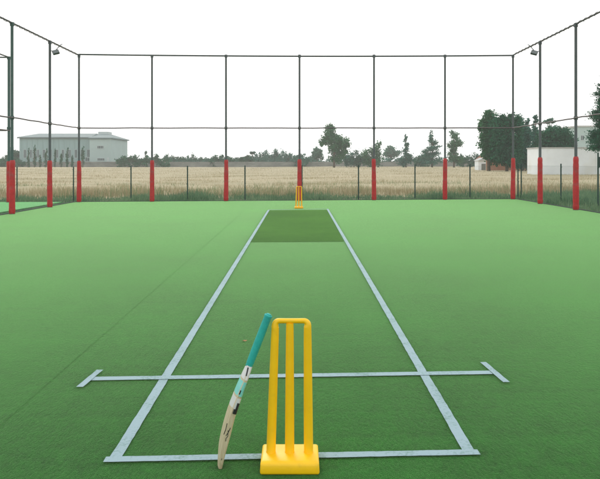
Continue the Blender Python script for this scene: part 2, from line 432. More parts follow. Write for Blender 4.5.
# ------------------------------------------------------------------ the tall padded cage
TOP = 5.64; MID = 2.83
def pad_mesh(seed):
    rd = random.Random(seed); mb = MB(); n = 20; rows = 26; v = []; f = []
    ph = rd.uniform(0, 6.28); lean = rd.uniform(-.012, .012)
    for j in range(rows+1):
        t = j/rows; z = .012 + 1.60*t
        q = .092 - .014*t + .0022*math.sin(t*13+ph) + .001*math.sin(t*41+ph*2)
        if j in (0, rows): q -= .016
        if any(abs(t-c) < .018 for c in (.12, .5, .88)): q -= .004
        for k in range(n):
            a = 2*math.pi*k/n
            qq = q*(1+.03*math.sin(3*a+ph+t*4))
            v.append((math.cos(a)*qq+lean*t, math.sin(a)*qq, z))
    for j in range(rows):
        for k in range(n): f.append((j*n+k, j*n+(k+1)%n, (j+1)*n+(k+1)%n, (j+1)*n+k))
    f.append(tuple(reversed(range(n)))); f.append(tuple(range(rows*n, rows*n+n)))
    mb.add(v, f); return mb
cage = empty('cricket_cage', (0, COURT_Y1-.15, 0), 0, 'tall dark steel cage frame with red padded posts round the three sides of the pitch', 'cage')
cage_loc = Vector(cage.location)
def cage_pole(root, rl, x, y, r0, m, seed, top=TOP, padlab=None):
    g = gz(x); mb = MB()
    mb.tube([(0,0,-.1), (0,0,2.0), (0,0,2.01), (0,0,top-g+.03)], [r0, r0, r0*.94, r0*.94], 14)
    mb.tube([(0,0,0.0), (0,0,.012)], r0*2.1, 14)
    mb.tube([(0,0,MID-g-.05), (0,0,MID-g+.05)], r0*1.35, 14)
    mb.tube([(0,0,top-g-.06), (0,0,top-g+.045)], r0*1.35, 14)
    o = mb.build('pole', m, root, smooth=True, auto=40); o.location = Vector((x, y, g)) - rl
    pd = pad_mesh(seed).build('pad', M['pad'], o, smooth=True, auto=60)
    return o
XL = -8.60; XR = 8.36; YB = 25.7
k = 0
for px in (79, 152, 226, 299.5, 374, 445, 513):
    cage_pole(cage, cage_loc, (px-CX)*YB/F, YB, .040, M['steel'], k); k += 1
for (x, ys) in ((XL, (22.75, 19.75, 16.8, 13.8)), (XR, (22.85, 19.9, 16.9, 13.9))):
    for y in ys: cage_pole(cage, cage_loc, x, y, .045, M['steel_green'] if y < 19.8 and x < 0 else M['steel'], k); k += 1
def rail(root, rl, a, b, q, m, name, sag=0.0, n=24, wob=0.0):
    a = Vector(a); b = Vector(b); mb = MB(); pts = []
    for i in range(n+1):
        t = i/n; p = a.lerp(b, t); p.z -= sag*4*t*(1-t); p.z += random.uniform(-wob, wob); pts.append(p-rl)
    mb.tube(pts, q, 10); return mb.build(name, m, root, smooth=True, auto=50)
rail(cage, cage_loc, (XL, YB, TOP+.06), (XR, YB, TOP+.02), .030, M['steel'], 'top_rail', .05)
rail(cage, cage_loc, (XL, YB-.045, MID), (XR, YB-.045, MID), .021, M['rail'], 'middle_rail', .0, 24, .006)
for x in (XL, XR):
    rail(cage, cage_loc, (x, 13.8, TOP+.02), (x, YB-.05, TOP+.04), .026, M['steel'], 'top_rail')
    s = .05 if x < 0 else -.05
    rail(cage, cage_loc, (x+s, 13.8, MID-.01), (x+s, YB-.06, MID), .020, M['rail'], 'middle_rail', 0, 30, .010)
    # net border rope laced round the side top rail
    mb = MB(); pts = []
    n = 1100
    for i in range(n+1):
        t = i/n; y = 13.8+(YB-.2-13.8)*t; a = y*2*math.pi/.36
        pts.append(Vector((x+math.cos(a)*.038, y, TOP+.015+.02*t+math.sin(a)*.038))-cage_loc)
    mb.tube(pts, .007, 5); mb.build('lacing_rope', M['rail'], cage, smooth=True)

# floodlights near the tops of the second side posts
def floodlight(x, y, z, side, label):
    r = empty('floodlight', (x, y, z), 0, label, 'floodlight', 'small floodlights under the cage top rail')
    s = side
    b = MB(); b.tube([(0,0,0), (s*.10,0,-.02), (s*.16,-.01,.02)], .012, 8); b.tube([(s*.16,-.01,.02), (s*.34,-.04,.20), (s*.40,-.05,.22)], .013, 8)
    b.build('bracket', M['alu'], r, smooth=True)
    h = MB(); h.box(-.11, .11, -.035, .045, -.08, .08); ho = h.build('housing', M['alu'], r, bevel=.012)
    ho.location = (s*.17, -.03, -.05); ho.rotation_euler = (R(-35), R(-s*18), R(s*28))
    g = MB(); g.box(-.095, .095, -.041, -.0365, -.066, .066); go = g.build('lens', M['lens'], ho, bevel=.002)
    f = MB()
    for i in range(6): f.box(-.09+i*.034, -.084+i*.034, .0455, .068, -.065, .065)
    f.build('cooling_fins', M['alu'], ho)
floodlight(XL+.045, 22.75, TOP-.30, 1, 'small grey floodlight on the left side cage post near its top')
floodlight(XR-.045, 22.85, TOP-.30, -1, 'small grey floodlight on the right side cage post near its top')

# the neighbouring court's cage, past the left edge
nc = empty('neighbour_cage', (-11.4, 25.9, 0), 0, 'second steel cage frame with one post just behind the leftmost padded post', 'cage')
nl = Vector(nc.location)
for (x, y) in ((-11.4, 25.9), (-11.4, 22.9), (-11.4, 19.9), (-14.3, 25.9), (-17.2, 25.9)):
    cage_pole(nc, nl, x, y, .055, M['steel_green'], k, 5.60); k += 1
rail(nc, nl, (-11.4, 16.9, 5.62), (-11.4, 25.85, 5.62), .028, M['steel'], 'top_rail')
rail(nc, nl, (-11.34, 16.9, 2.74), (-11.34, 25.8, 2.74), .022, M['rail'], 'middle_rail')
rail(nc, nl, (-17.2, 25.9, 5.62), (-11.46, 25.9, 5.62), .028, M['steel'], 'top_rail')
rail(nc, nl, (-17.2, 25.84, 2.74), (-11.46, 25.84, 2.74), .022, M['rail'], 'middle_rail')

# ------------------------------------------------------------------ low chain link fences
def wire_panel(a, b, z0, z1, pitch=.065, q=.0010):
    """diamond mesh between two ground points, clipped to the bay"""
    a = Vector(a); b = Vector(b); L = (b-a).length; t = (b-a)/L; n = Vector((-t.y, t.x)); hgt = z1-z0
    V = []; Fc = []
    def seg(u0, w0, u1, w1, off):
        d = math.hypot(u1-u0, w1-w0)
        if d < 1e-4: return
        du, dw = (u1-u0)/d, (w1-w0)/d; pu, pw = -dw*q, du*q; base = len(V)
        for (u, w_) in ((u0, w0), (u1, w1)):
            for (su, sw, so) in ((pu, pw, -q*.5), (-pu, -pw, -q*.5), (0, 0, q)):
                p = a + t*(u+su) + n*(so+off); V.append((p.x, p.y, z0+w_+sw+gz(p.x)))
        for k_ in range(3):
            k2 = (k_+1) % 3; Fc.append((base+k_, base+k2, base+3+k2, base+3+k_))
    s = -hgt
    while s < L:
        u0, w0 = s, 0; u1, w1 = s+hgt, hgt
        if u0 < 0: w0 = -u0; u0 = 0
        if u1 > L: w1 = hgt-(u1-L); u1 = L
        if u1 > u0: seg(u0, w0, u1, w1, 0); seg(u0, hgt-w0, u1, hgt-w1, q*1.5)
        s += pitch
    for w_ in (0.02, hgt*.5, hgt-.02): seg(0, w_, L, w_, -q*2.5)
    return np.array(V), np.array(Fc)
def low_fence(name, pts, label, tops=None):
    o = Vector((pts[0][0], pts[0][1], 0)); r = empty(name, o, 0, label, 'fence', 'low green mesh fences round the court')
    for i, (x, y) in enumerate(pts):
        h = (tops or {}).get(i, 1.42)
        mb = MB(); mb.tube([(0,0,-.15), (0,0,h)], .026, 10); mb.tube([(0,0,h), (0,0,h+.015)], [.030, .012], 10)
        for zz in (.1, .7, 1.3): mb.box(-.032, .032, -.034, -.022, zz, zz+.02)
        p = mb.build('post', M['fence'], r, smooth=True, auto=40); p.location = (x-o.x, y-o.y, gz(x)-.05)
        if i < len(pts)-1:
            V, Fc = wire_panel((x, y), pts[i+1], 0.0, 1.33)
            V = V - np.array([o.x, o.y, .02])
            link('mesh_panel', raw_mesh('mesh_panel', V, Fc, 4), M['wire'], r)
    return r
YF = 26.75
pxs = [-96, -39, 17, 73.5, 131, 187.5, 245, 302, 358.5, 415, 470, 518]
low_fence('mesh_fence', [((p-CX)*YF/F, YF) for p in pxs], 'low green chain link fence across the back between the turf and the dry field')
side = [(9.02, 26.75), (9.50, 23.9), (9.62, 21.2), (9.70, 18.4), (9.78, 15.5), (9.8, 12.6)]
sf = low_fence('mesh_fence', side, 'low green chain link fence running along the right side of the turf', {2: 1.78})
# dark meter box strapped to the taller side post
bx_ = empty('junction_box', (9.62+.17, 21.2, 1.50), 0, 'dark green box fixed to the tall fence post at the right edge', 'box')
mb = MB(); mb.box(-.13, .13, -.06, .06, -.17, .17); bb = mb.build('housing', M['fence'], bx_, bevel=.01)
mb = MB(); mb.box(-.115, .115, -.069, -.0625, -.155, .155); dd = mb.build('door', M['fence'], bx_, bevel=.003)
mb = MB(); mb.box(.07, .085, -.078, -.0695, -.03, .03); mb.build('handle', M['alu'], dd)

# ------------------------------------------------------------------ grasses
def blades(name, X, Y, Z, Hh, W, m, lean=.35, label=None, cat=None):
    n = len(X); a = rng.uniform(0, 2*math.pi, n); la = rng.uniform(0, 2*math.pi, n); ll = rng.uniform(0, lean, n)*Hh
    dx, dy = np.cos(a)*W/2, np.sin(a)*W/2; lx, ly = np.cos(la)*ll, np.sin(la)*ll
    V = np.empty((n, 5, 3))
    V[:,0] = np.stack([X-dx, Y-dy, Z], 1); V[:,1] = np.stack([X+dx, Y+dy, Z], 1)
    V[:,2] = np.stack([X+dx*.8+lx*.35, Y+dy*.8+ly*.35, Z+Hh*.6], 1); V[:,3] = np.stack([X-dx*.8+lx*.35, Y-dy*.8+ly*.35, Z+Hh*.6], 1)
    V[:,4] = np.stack([X+lx, Y+ly, Z+Hh], 1)
    b = np.arange(n)*5
    quads = np.stack([b, b+1, b+2, b+3], 1)
    tris = np.stack([b+3, b+2, b+4], 1)
    me = bpy.data.meshes.new(name)
    V = V.reshape(-1, 3).astype(np.float32)
    loops = np.concatenate([quads.ravel(), tris.ravel()]).astype(np.int32)
    st = np.concatenate([np.arange(n)*4, 4*n+np.arange(n)*3]).astype(np.int32)
    tot = np.concatenate([np.full(n, 4), np.full(n, 3)]).astype(np.int32)
    me.vertices.add(len(V)); me.vertices.foreach_set('co', V.ravel())
    me.loops.add(len(loops)); me.loops.foreach_set('vertex_index', loops)
    me.polygons.add(2*n); me.polygons.foreach_set('loop_start', st); me.polygons.foreach_set('loop_total', tot)
    me.update(calc_edges=True)
    return tag(link(name, me, m), label, cat, None, 'stuff')
def gza(x): return .0065*np.clip(x, -12, 12)
def wave(X, Y, s):
    return (np.sin(X*s+1.3*np.sin(Y*s*.7))+np.sin(X*s*2.3+4+Y*s*1.7)+np.sin(X*s*.41-Y*s*.9+2))/3
# ripe field: canopy sheet plus standing stalks
nx, ny = 150, 150
ys = 28.6 * (186/28.6)**np.linspace(0, 1, ny); V = []; 
for y in ys:
    wd = 20 + y*.9
    xs = np.linspace(-wd, wd, nx)
    z = -.08 + .38*min(1, max(0, (y-28.9)/4.5))**.7 + .035*wave(xs, y, .9) + .03*rng.standard_normal(nx)*.6 + gza(xs)
    V.append(np.stack([xs, np.full(nx, y), z], 1))
V = np.concatenate(V); I = np.arange(nx*ny).reshape(ny, nx)
Fq = np.stack([I[:-1,:-1].ravel(), I[:-1,1:].ravel(), I[1:,1:].ravel(), I[1:,:-1].ravel()], 1)
tag(link('crop_canopy', raw_mesh('crop_canopy', V, Fq, 4), M['crop_base'], smooth=True), 'ripe pale tan crop filling the wide field behind the fence', 'crop', None, 'stuff')
n = 230000
u = rng.random(n); Yc = 29.2*(175/29.2)**(u**1.15); Xc = rng.uniform(-1, 1, n)*(7+Yc*.62)
hgt = (.40+.09*wave(Xc, Yc, .6))*rng.uniform(.75, 1.15, n)
blades('crop_stalks', Xc, Yc, gza(Xc)-.03, hgt, .018*(Yc/29)**.9, M['crop'], .3, 'dry golden stalks standing along the near part of the field', 'crop')
# green weeds between fence and crop
n = 70000
Xw = rng.uniform(-23, 23, n); Yw = 26.2 + rng.random(n)**1.3*8.5
den = .5+.5*wave(Xw, Yw*.4, 1.1)+.25*wave(Xw+9, Yw, 3.1); keep = rng.random(n) < .35+.65*den*(1-(Yw-26.2)/9.5)
Xw, Yw, den = Xw[keep], Yw[keep], np.clip(den[keep], 0, 1)
hw = (.09+.30*den**1.5)*rng.uniform(.5, 1.2, len(Xw))
hw *= np.where(Yw < 26.6, .55, 1)
blades('weeds', Xw, Yw, gza(Xw)-.055, hw, .022, M['weed'], .6, 'dark green weeds growing thick along the foot of the back fence', 'weeds')
n = 14000
Xw = rng.uniform(-26, 26, n); Yw = rng.uniform(28.5, 38, n)
keep = wave(Xw+3, Yw*.6, .8)+.5*wave(Xw, Yw, 2.7) > -.05; Xw, Yw = Xw[keep], Yw[keep]
blades('weeds', Xw, Yw, gza(Xw)-.03, rng.uniform(.3, .58, len(Xw)), .018, M['weed2'], .5, 'pale green weeds scattered through the near edge of the dry field', 'weeds')
n = 45000
Xw = 8.75+rng.random(n)*10; Yw = rng.uniform(9, 27.5, n)
hw = (.16+.26*(.5+.5*wave(Xw, Yw, 1.1)))*rng.uniform(.5, 1.2, n)*np.where(Xw < 9.3, .55, 1)
blades('weeds', Xw, Yw, gza(Xw)-.055, hw, .022, M['weed'], .6, 'rank green weeds growing beside the right edge of the turf', 'weeds')
n = 5000
Xw = rng.uniform(-9.3, -8.87, n); Yw = rng.uniform(10, 26, n)
blades('weeds', Xw, Yw, gza(Xw)-.055, .07*rng.uniform(.5, 1.3, n), .012, M['weed'], .6, 'short grass strip between the turf and the brighter turf on the left', 'weeds')

# ------------------------------------------------------------------ trees
def leaf_cloud(blobs, n, size, droop=0.0):
    """n leaf sprays spread through lumpy ellipsoids (cx,cy,cz,rx,ry,rz)"""
    vol = np.array([b[3]*b[4]*b[5] for b in blobs])**.8; cnt = (vol/vol.sum()*n).astype(int)+20
    Ps = []
    for b, c in zip(blobs, cnt):
        # cluster the sprays on secondary clumps so that gaps open between them
        kc = max(7, int(c/42))
        d = rng.standard_normal((kc, 3)); d /= np.linalg.norm(d, axis=1)[:,None]
        rr = rng.random(kc)**.45
        cl = d*rr[:,None]*.88
        idx = rng.integers(0, kc, c)
        jit = rng.standard_normal((c, 3))*np.array([.22, .22, .18])
        p = (cl[idx]+jit)*np.array(b[3:6])+np.array(b[:3]); Ps.append(p)
    P = np.concatenate(Ps); n = len(P)
    s = size*rng.uniform(.5, 1.25, n)
    u = rng.standard_normal((n, 3)); u /= np.linalg.norm(u, axis=1)[:,None]
    w_ = rng.standard_normal((n, 3)); w_ -= u*(u*w_).sum(1)[:,None]; w_ /= np.linalg.norm(w_, axis=1)[:,None]
    u *= s[:,None]*.5; w_ *= s[:,None]*.33
    V = np.stack([P-u, P-u*.1+w_, P+u, P+u*.1-w_], 1).reshape(-1, 3)
    return V, np.arange(4*n).reshape(n, 4)
def tree(name, px, Y, top, base, wpx, label, m, shape='round', n=1500, size=.5, group=None, cat='tree', clear=.22):
    X = (px-CX)*Y/F; s = Y/F; h = H+(HY-top)*s - (-.05) ; w_ = wpx*s
    r = empty(name, (X, Y, gz(X)-.06), random.uniform(0, .4), label, cat, group)
    dep = min(w_, h*1.2)
    blobs = []
    rd = random.Random(int(px*7+Y))
    c0 = h*clear
    if shape == 'round':
        ch = h-c0
        blobs.append((0, 0, c0+ch*.5, w_*.36, dep*.36, ch*.42))
        for i in range(7):
            a = i*2*math.pi/7+rd.uniform(-.3, .3); q = rd.uniform(.24, .34)
            blobs.append((math.cos(a)*w_*.30, math.sin(a)*dep*.30, c0+ch*rd.uniform(.22, .68), w_*q*.72, dep*q*.72, ch*rd.uniform(.2, .3)))
        blobs.append((w_*rd.uniform(-.12, .12), 0, h-ch*.2, w_*.2, dep*.2, ch*.2))
    elif shape == 'cone':
        ch = h-c0
        for i in range(7):
            t = i/6; q = (1-t)**.8*.40+.055
            blobs.append((w_*rd.uniform(-.06, .06), 0, c0+ch*(.12+.80*t), w_*q, dep*q, ch*.12))
    elif shape == 'mound':
        for i in range(6):
            t = (i+.5)/6-.5; hh = h*(.98-1.3*t*t)*rd.uniform(.8, 1.03)
            blobs.append((w_*t*.95, dep*rd.uniform(-.15, .15), hh*.5, w_*.16, dep*.3, hh*.49))
    else:                      # explicit lobes in fractions of width and height
        for (fx, fz, fw, fh) in shape:
            blobs.append((fx*w_, rd.uniform(-.08, .08)*dep, fz*h, fw*w_, fw*w_*.9, fh*h))
    V, Fc = leaf_cloud(blobs, int(n*1.8), size*.72)
    link('crown', raw_mesh('crown', V, Fc, 4), m, r)
    tk = MB(); tr_ = max(.08, h*.022); lean = rd.uniform(-.03, .03)*h
    tk.tube([(0,0,-.1), (lean*.3,0,h*.2), (lean*.6,0,h*.5), (lean,0,h*.86)], [tr_*1.25, tr_, tr_*.65, tr_*.15], 8)
    for b in blobs[:9]:
        z0 = min(b[2]*.72, h*.6); st = Vector((lean*z0/h, 0, z0))
        e = Vector((b[0]*.9, b[1]*.9, b[2]+b[5]*.2)); md = st.lerp(e, .5)+Vector((0, 0, h*.02))
        tk.tube([st, md, e], [tr_*.45, tr_*.3, tr_*.08], 6)
    tk.build('trunk', M['bark'], r, smooth=True)
    return r
G1 = 'trees in the far line beyond the field'
A_, B_, Cc, D_ = M['leafA'], M['leafB'], M['leafC'], M['leafD']
tree('tree', 334, 150, 123, 164, 36, 'tall loose two lobed green tree, the tallest in the middle of the horizon', A_,
     [(-.10,.80,.20,.16), (-.20,.62,.20,.14), (.02,.62,.20,.14), (.24,.60,.20,.14), (-.02,.45,.2,.12), (.2,.42,.22,.15), (-.33,.55,.10,.08), (.36,.50,.10,.10), (.1,.25,.2,.14), (-.08,.92,.08,.07)], 4200, .6, G1)
tree('tree', 317, 190, 146, 164, 14, 'pale thin tree just left of the tall two lobed tree', D_, 'round', 600, .8, G1)
tree('tree', 354, 158, 148, 164, 22, 'low round dark tree just right of the tall two lobed tree', Cc, 'mound', 1300, .6, G1)
tree('tree', 372, 155, 141, 164, 24, 'dense dark tree standing behind the padded post right of centre', A_,
     [(-.25,.45,.25,.3), (.05,.5,.25,.35), (.28,.55,.18,.42), (.36,.88,.07,.14), (.0,.25,.4,.2)], 1600, .6, G1)
tree('tree', 391, 215, 144, 163, 19, 'faint pale blue green tree behind the narrow dark ones', D_, 'round', 900, .9, G1)
tree('tree', 406, 150, 134, 164, 17, 'narrow dark upright tree standing alone with sky either side', Cc,
     [(0,.85,.14,.14), (.05,.66,.2,.14), (0,.45,.26,.15), (.08,.28,.4,.16), (-.15,.2,.35,.14)], 1200, .55, G1, clear=.12)
tree('tree', 421, 170, 151, 164, 18, 'low dark bushy tree at the left foot of the conical tree', B_, 'mound', 900, .6, G1)
tree('tree', 432, 150, 131, 164, 26, 'conical green tree with a pointed top in the gap before the right padded post', Cc, 'cone', 1700, .55, G1, clear=.1)
tree('tree', 454, 148, 130, 164, 21, 'tall oval dark tree just right of the right hand padded back post', A_,
     [(-.05,.85,.26,.13), (.1,.68,.36,.14), (-.2,.6,.2,.12), (.25,.62,.2,.1), (.0,.45,.28,.14), (-.1,.28,.34,.15), (.15,.2,.3,.14)], 1700, .55, G1, clear=.12)
tree('tree', 472, 165, 150, 164, 28, 'low spreading dark tree left of the small white hut', B_, 'mound', 1500, .6, G1)
for (px, tp, wd, lab) in (
    (4, 156, 16, 'low dark tree at the far left edge of the horizon'), (15, 150, 13, 'small dark tree against the left end of the pale factory'),
    (173, 154, 16, 'small dark rounded tree just right of the long hedge past the factory'), (192, 154.5, 15, 'low dark tree left of centre, first of the pair before the padded post'),
    (208, 156, 16, 'low dark tree left of centre, second of the pair before the padded post'), (222, 153, 17, 'rounded tree right behind the third padded back post'),
    (237, 158, 12, 'very low shrubby tree right of the third padded back post'), (247, 156, 12, 'small greyish tree behind a thin fence post left of centre'),
    (262, 151, 20, 'fuller blue green tree, leftmost of the clump before the centre post'), (276, 150, 18, 'blue green tree in the middle of the clump before the centre post'),
    (289, 150.5, 17, 'blue green tree at the right end of the clump before the centre post'), (301, 154, 14, 'dark low tree directly behind the centre padded post'),
    (312, 157, 12, 'tiny low tree just right of the centre padded post')):
    Yt = 195+random.uniform(-12, 30)
    tree('tree', px, Yt, tp-1, 164, wd*1.4, lab, Cc if px > 250 else B_, 'mound' if wd > 14 else 'round', 1100, .8, G1, clear=.1)
tree('tree', 252.5, 200, 150.5, 164, 8, 'little flat topped umbrella shaped tree left of the centre clump', Cc, [(0,.9,.4,.09), (.2,.86,.3,.07), (-.2,.87,.25,.06)], 220, .7, G1)
tree('tree', 145.5, 200, 148, 164, 5, 'thin spindly tree rising beside the second padded back post', D_, [(0,.8,.3,.14), (.1,.6,.3,.1)], 90, .7, G1)
for (px, tp, wd, lab) in ((-20, 140, 40, 'wide leafy tree standing out of view left of the factory'), (-62, 132, 40, 'tall tree far outside the left edge')):
    pass
# young trees in front of the factory wall
for i, (px, tp, wd) in enumerate(((28.5, 147, 3), (34.5, 145, 3.5), (40, 154, 3), (46, 147.5, 4), (55, 147, 3), (61, 152, 3.5), (67, 146, 4), (72, 155, 3), (82.5, 145, 4.5))):
    lab = ['short dark cypress, first from the left before the factory wall', 'tall dark cypress, second from the left before the factory wall',
           'stumpy dark cypress left of the second padded side post', 'thick dark cypress directly behind the second padded side post',
           'slim dark cypress just right of the second padded side post', 'middling dark cypress halfway along the factory wall', 'tall full dark cypress before the corner padded post',
           'very short dark shrub just left of the corner padded post', 'leaning dark cypress just right of the corner padded post'][i]
    tree('cypress', px, 176, tp, 160, wd, lab, B_, [(0,.3,.45,.3), (.05,.55,.42,.28), (.12,.8,.28,.2)], 260, .5, 'cypresses before the factory')
# big dark group at right, behind the white wall
G2 = 'big trees behind the white wall'
tree('tree', 489, 84, 107, 164, 25, 'tall big leafy tree at the left end of the right hand clump', A_,
     [(0,.86,.26,.12), (-.22,.70,.24,.13), (.14,.70,.3,.15), (-.1,.5,.36,.16), (.2,.45,.34,.2), (-.12,.34,.32,.14), (.2,.25,.3,.12), (-.42,.69,.08,.05), (-.3,.8,.12,.07)], 6500, .42, G2, clear=.15)
tree('tree', 507, 82, 113, 164, 34, 'broad dense dark tree in the middle of the right hand clump', B_,
     [(-.25,.75,.24,.2), (.05,.78,.26,.2), (.3,.76,.22,.2), (0,.5,.42,.26), (.3,.45,.25,.26), (-.3,.45,.22,.22), (.0,.28,.42,.18), (.1,.93,.09,.06), (-.18,.93,.08,.06)], 9500, .42, G2, clear=.12)
tree('tree', 522, 86, 116, 164, 20, 'dark blue green tree just left of the first tall right side post', Cc, [(-.1,.8,.3,.18), (.15,.65,.35,.2), (-.1,.45,.4,.22), (.1,.25,.4,.2), (.3,.88,.1,.08)], 4200, .42, G2, clear=.12)
tree('tree', 535, 92, 114, 164, 13, 'slender tree with a small tufted top above the white wall', Cc, [(0,.9,.26,.07), (.0,.72,.28,.12), (.05,.5,.5,.2), (0,.3,.5,.2)], 2200, .42, G2, clear=.12)
tree('tree', 557, 88, 124, 164, 42, 'wide dome shaped dark tree showing above the white wall', B_,
     [(-.22,.74,.26,.2), (.05,.78,.28,.19), (.25,.62,.22,.22), (-.1,.5,.4,.25), (.2,.4,.3,.25), (-.35,.6,.14,.2), (.38,.45,.1,.2)], 8000, .42, G2, clear=.12)
tree('tree', 550, 97, 116.5, 164, 15, 'thin wispy treetop poking above the wide dome shaped tree', D_, [(0,.93,.3,.045), (-.2,.89,.25,.04), (.25,.90,.2,.035), (0,.75,.3,.1)], 380, .4, G2)
tree('tree', 641, 92, 118, 164, 44, 'leafy tree standing past the right end of view', A_, 'round', 5000, .45, G2) if False else None
# conifer at the right edge, in front of the white wall
def conifer():
    Y = 55.0; px = 608; X = (px-CX)*Y/F; s = Y/F
    r = empty('conifer', (X, Y, .02), 0, 'dark conifer with drooping sprays reaching into the picture at the right edge', 'tree')
    h = H+(HY-74)*s
    tk = MB(); tk.tube([(0,0,-.1), (.03,0,h*.5), (0,0,h)], [.17, .11, .02], 9)
    Vs = []; k_ = 0; z = 2.75
    while z < h-.2:
        t = (z-1.2)/(h-1.2); L = (1.75*(1-t)**.75+.25)*random.uniform(.75, 1.1)
        nb = 8; a0 = random.uniform(0, 6)
        for j in range(nb):
            a = a0+j*2*math.pi/nb+random.uniform(-.2, .2); l = L*random.uniform(.7, 1.1)
            e = Vector((math.cos(a)*l, math.sin(a)*l, z-.10*l+random.uniform(-.08, .1)+.12))
            tk.tube([(0,0,z), Vector((0,0,z)).lerp(e, .5)+Vector((0,0,.05)), e], [.03, .018, .006], 5)
            Vs.append((Vector((0,0,z)), e, l))
        z += random.uniform(.30, .62)
    tk.build('trunk', M['bark'], r, smooth=True)
    P = []
    for (a, e, l) in Vs:
        c = int(420*l)+60; t = rng.uniform(.2, 1.05, c)
        p = np.array(a)[None]*(1-t[:,None])+np.array(e)[None]*t[:,None]
        p += rng.standard_normal((c, 3))*np.array([.19, .19, .11])*(.6+.5*l); P.append(p)
    P = np.concatenate(P); n = len(P); s_ = rng.uniform(.06, .17, n)
    u = rng.standard_normal((n, 3))*np.array([1,1,.5]); u /= np.linalg.norm(u, axis=1)[:,None]
    w_ = rng.standard_normal((n, 3)); w_ -= u*(u*w_).sum(1)[:,None]; w_ /= np.linalg.norm(w_, axis=1)[:,None]
    u *= s_[:,None]*.6; w_ *= s_[:,None]*.3
    V = np.stack([P-u, P+w_, P+u, P-w_], 1).reshape(-1, 3)
    link('crown', raw_mesh('crown', V, np.arange(4*n).reshape(n, 4), 4), B_, r)
conifer()
# long dark hedge right of the factory
def hedge(name, x0, x1, Y, top, label, m, n, size):
    s = Y/F; X0 = (x0-CX)*s; X1 = (x1-CX)*s; h = H+(HY-top)*s; w_ = X1-X0
    r = empty(name, ((X0+X1)/2, Y, -.1), 0, label, 'hedge')
    bl = []; k_ = max(5, int(w_/2.2))
    for i in range(k_):
        t = (i+.5)/k_-.5; hh = h*random.uniform(.85, 1.05); bl.append((t*w_, 0, hh*.5, w_/k_*.75, 1.1, hh*.5))
    V, Fc = leaf_cloud(bl, n, size); link('foliage', raw_mesh('foliage', V, Fc, 4), m, r)
    for b in bl: tk = MB(); tk.tube([(b[0], 0, 0), (b[0]+.1, 0, h*.7)], [.08, .03], 6); tk.build('stem', M['bark'], r)
hedge('hedge', 116, 169, 178, 154.5, 'long dark hedge stretching right from the factory to the second padded post', B_, 2200, .6)
hedge('hedge', 146, 330, 198, 157.3, 'thin dark hedge running along the horizon left of centre', Cc, 5600, .6)
hedge('hedge', 330, 484, 186, 156.8, 'thin dark hedge running along the horizon right of centre', Cc, 5200, .6)
hedge('hedge', -60, 24, 182, 157, 'dark hedge left of the factory at the picture edge', B_, 2200, .6)

